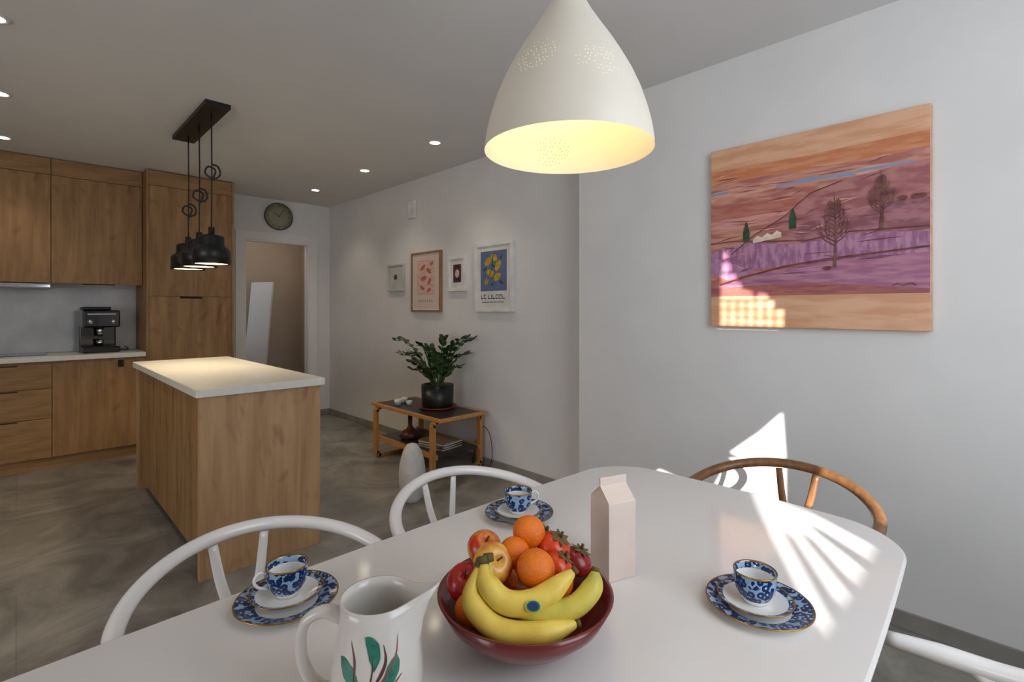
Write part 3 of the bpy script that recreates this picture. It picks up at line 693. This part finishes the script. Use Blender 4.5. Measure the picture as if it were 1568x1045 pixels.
# carton vase
cv=empty('milk_carton_vase',(.905,.612,TZ),math.radians(-20)); w=.034; hb=.160; ht=.205
v=[(-w,-w,0),(w,-w,0),(w,w,0),(-w,w,0),(-w,-w,hb),(w,-w,hb),(w,w,hb),(-w,w,hb),(-w,-.003,ht-.018),(w,-.003,ht-.018),(w,.003,ht-.018),(-w,.003,ht-.018),(-w,-.003,ht),(w,-.003,ht),(w,.003,ht),(-w,.003,ht),(-w+.014,0,ht-.022),(w-.014,0,ht-.022)]
f=[(0,1,2,3),(0,1,5,4),(1,2,6,5),(2,3,7,6),(3,0,4,7),(4,5,9,8),(6,7,11,10),(8,9,13,12),(10,11,15,14),(9,10,14,13),(11,8,12,15),(12,13,14,15),(4,8,16),(8,11,16),(11,7,16),(7,4,16),(5,9,17),(9,10,17),(10,6,17),(6,5,17)]
cb=mesh_obj('carton_body',v,f,mat('bisque_porcelain',(222,204,192),.45,col2=(214,194,182)),cv)
bv=cb.modifiers.new('b','BEVEL'); bv.width=.0015; bv.segments=2

# pitcher
PC=(.356,.626,TZ); pit=empty('ceramic_pitcher',PC,math.radians(-44.6))
Mpit=mat('pitcher_glaze',(216,210,203),.2,col2=(208,202,194),coat=.3)
oprof=[(0,0),(.050,0),(.054,.005),(.060,.03),(.0625,.055),(.061,.08),(.056,.105),(.051,.13),(.049,.15),(.050,.165)]
iprof=[(.0465,.165),(.0455,.15),(.0475,.13),(.0525,.105),(.0575,.08),(.058,.05),(.05,.02),(0,.012)]
def spout(p,a,r,z):
    aa=(a+math.pi)%(2*math.pi)-math.pi
    k=max(0,(z-.085)/.08)**1.6*math.exp(-(aa/.42)**2) if r>.02 else 0
    return Vector((p.x+.036*k, p.y*(1-.15*k), p.z+.016*k))
lathe('body',oprof+iprof,Mpit,pit,segs=72,fn=spout)
tube('handle',[(-.047,0,.135),(-.075,0,.142),(-.101,0,.125),(-.106,0,.088),(-.096,0,.055),(-.078,0,.037),(-.058,0,.032)],[.010,.008,.0075,.0075,.008,.008,.010],Mpit,pit,segs=14,hint=(0,1,0),ell=(1,1.35))
def prad(z):
    for (r0,z0),(r1,z1) in zip(oprof[1:],oprof[2:]):
        if z0<=z<=z1: return r0+(r1-r0)*(z-z0)/(z1-z0+1e-9)
    return .06
def decal(name,spine,wd,m):
    C=catmull([(a*1.15,z*1.12+.040,0) for a,z in spine],8); Wd=interp(wd,8); v=[];f=[]
    for i,c in enumerate(C):
        t=(C[min(i+1,len(C)-1)]-C[max(i-1,0)]); t.normalize(); nx,ny=-t.y,t.x
        for q in (-1,-.33,.33,1):
            a=c.x+nx*Wd[i]*q; z=c.y+ny*Wd[i]*q; th=math.radians(-84)+a/.06; r=prad(z)+.0007
            v.append((r*math.cos(th),r*math.sin(th),z))
        if i:
            b=4*i; f+=[(b-4+k,b-3+k,b+1+k,b+k) for k in range(3)]
    mesh_obj(name,v,f,m,pit,recalc=False)
Mlf=mat('decal_leaf',(30,98,84),.3,col2=(54,134,108),scale=60); Mbr=mat('decal_brown',(96,52,44),.3); Mrd=mat('decal_red',(150,60,44),.3)
LW=[.0005,.0075,.009,.006,.0004]
decal('leaf_1',[(.004,.052),(.005,.064),(.003,.076),(-.003,.084),(-.008,.088)],LW,Mlf)
decal('leaf_2',[(-.010,.034),(-.020,.042),(-.028,.050),(-.036,.058),(-.042,.062)],LW,Mlf)
decal('leaf_3',[(.012,.030),(.020,.040),(.026,.050),(.030,.058),(.032,.064)],LW,Mlf)
decal('leaf_4',[(-.006,.020),(-.018,.024),(-.028,.026),(-.038,.026),(-.044,.024)],LW,Mlf)
decal('stem_1',[(-.022,.002),(-.004,.030),(.002,.050),(.002,.068)],[.001,.0012,.001,.0004],Mbr)
decal('stem_2',[(-.004,.025),(.014,.042),(.030,.062),(.036,.084)],[.001,.0012,.0012,.0003],Mrd)
decal('stem_3',[(-.010,.020),(-.018,.040),(-.020,.062),(-.028,.082)],[.001,.0012,.0018,.0003],Mbr)
decal('stem_4',[(.004,.020),(.022,.032),(.036,.042)],[.001,.0016,.0004],Mrd)
decal('stem_5',[(-.002,.030),(.012,.048),(.018,.062),(.016,.078)],[.0008,.0022,.0018,.0003],Mbr)

# ---------------------------------------------------------------- big white pendant
LP=Vector((.776,.629,1.612)); pw=empty('white_pendant_lamp',LP)
M_sh=mat('shade_enamel',(226,217,200),.4,col2=(221,212,195)); M_in=mat('shade_inside',(250,242,222),.6,col2=(246,238,218))
pr=[(.165,0),(.1645,.012),(.160,.04),(.153,.068),(.141,.105),(.126,.14),(.109,.172),(.089,.206),(.068,.238),(.049,.268),(.036,.292),(.028,.315),(.024,.34),(.022,.365),(.0,.368)]
lathe('shade_outer',pr,M_sh,pw,segs=96)
lathe('shade_inner',[(.165,0)]+[(r-.003,z-.001) for r,z in pr[1:-3]]+[(.0,.30)],M_in,pw,segs=96)
lathe('bulb',[(.028*math.sin(math.pi*i/12),.15-.028*math.cos(math.pi*i/12)) for i in range(13)],mat('bulb_glow',(255,230,180),.5,emit=(255,228,178),estr=26),pw,segs=20)
lathe('socket',[(0,.178),(.018,.178),(.018,.25),(.0,.25)],M_plastic,pw,segs=20)
tube('cord',[(0,0,.36),(0,0,.6),(0,0,H-LP.z-.03)],.003,M_plastic,pw,segs=8,sub=1)
lathe('canopy',[(0,H-LP.z-.035),(.03,H-LP.z-.035),(.045,H-LP.z-.005),(.045,H-LP.z),(0,H-LP.z)],M_plastic,pw,segs=32)
def brad(z):
    for (r0,z0),(r1,z1) in zip(pr,pr[1:]):
        if z0<=z<=z1: return r0+(r1-r0)*(z-z0)/(z1-z0+1e-9), math.atan2(r0-r1,z1-z0)
    return .1,0
def holes_(name,th0,z0,m,inner=False):
    v=[];f=[]; rn=random.Random(int(z0*1000))
    for i in range(10):
        for j in range(8):
            a=(i-4.5)*.0085+(j%2)*.004+rn.uniform(-.002,.002); b=(j-3.5)*.008+rn.uniform(-.002,.002)
            if (a/.042)**2+(b/.032)**2>1 or rn.random()<.3: continue
            z=z0+b; R,sl=brad(z); th=th0+a/R; R+= -.0042 if inner else .0006
            c=Vector((R*math.cos(th),R*math.sin(th),z)); e1=Vector((-math.sin(th),math.cos(th),0)); e2=Vector((-math.sin(sl)*math.cos(th),-math.sin(sl)*math.sin(th),math.cos(sl)))
            b0=len(v)
            for k in range(8):
                q=k*math.pi/4; v.append(c+(e1*math.cos(q)+e2*math.sin(q))*.0009)
            f.append(tuple(range(b0,b0+8)))
    mesh_obj(name,v,f,m,pw,recalc=False)
M_hole=mat('pinhole_glow',(255,235,190),.5,emit=(255,240,205),estr=.7); M_hd=mat('pinhole_dark',(190,150,90),.6)  # emissive discs stand in for bulb light leaking through the holes
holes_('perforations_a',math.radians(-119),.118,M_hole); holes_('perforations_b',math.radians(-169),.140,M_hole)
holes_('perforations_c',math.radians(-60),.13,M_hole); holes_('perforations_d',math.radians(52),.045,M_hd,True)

# ---------------------------------------------------------------- lights
def area(name,loc,tgt,sx,sy,e,col):
    l=bpy.data.lights.new(name,'AREA'); l.shape='RECTANGLE'; l.size=sx; l.size_y=sy; l.energy=e; l.color=col
    o=bpy.data.objects.new(name,l); sc.collection.objects.link(o); o.location=loc
    o.rotation_euler=(Vector(tgt)-Vector(loc)).to_track_quat('-Z','Y').to_euler(); return o
area('window_daylight_south',(1.25,-.88,1.65),(2.45,1.3,1.45),1.8,1.5,37,(.82,.90,1))
area('kitchen_fill_west',(-2.8,1.4,1.5),(2,2.4,1.3),2.0,1.6,36,(.98,.97,1))  # fill light added to brighten the kitchen side; no window in this wall
area('hall_fill',(2.3,6.6,2.5),(2.3,6.9,0),.5,.5,4,(1,.92,.82))  # warm overhead fill added to brighten the hall
area('hall_mirror_fill',(1.52,6.95,1.35),(2.5,6.9,1.3),.8,1.5,1.6,(.66,.82,1))  # cool area light added so the leaning mirror has a glow to reflect
s=bpy.data.lights.new('sun','SUN'); s.energy=13; s.angle=math.radians(.42); s.color=(1,.97,.95)
so=bpy.data.objects.new('sun',s); sc.collection.objects.link(so); so.location=(-3,-5,4); so.rotation_euler=S.to_track_quat('-Z','Y').to_euler()
w_=bpy.data.worlds.new('world'); sc.world=w_; w_.use_nodes=True
bg=w_.node_tree.nodes['Background']; bg.inputs[0].default_value=(.6,.75,1,1); bg.inputs[1].default_value=.6

# ---------------------------------------------------------------- camera
cam=bpy.data.cameras.new('camera'); cam.sensor_width=36; cam.lens=36*770/1568; cam.shift_y=-(522.5-474)/1568; cam.clip_start=.02
co=bpy.data.objects.new('camera',cam); sc.collection.objects.link(co); co.location=(0,0,1.30)
co.rotation_euler=(math.pi/2,0,-math.radians(44.6)); sc.camera=co
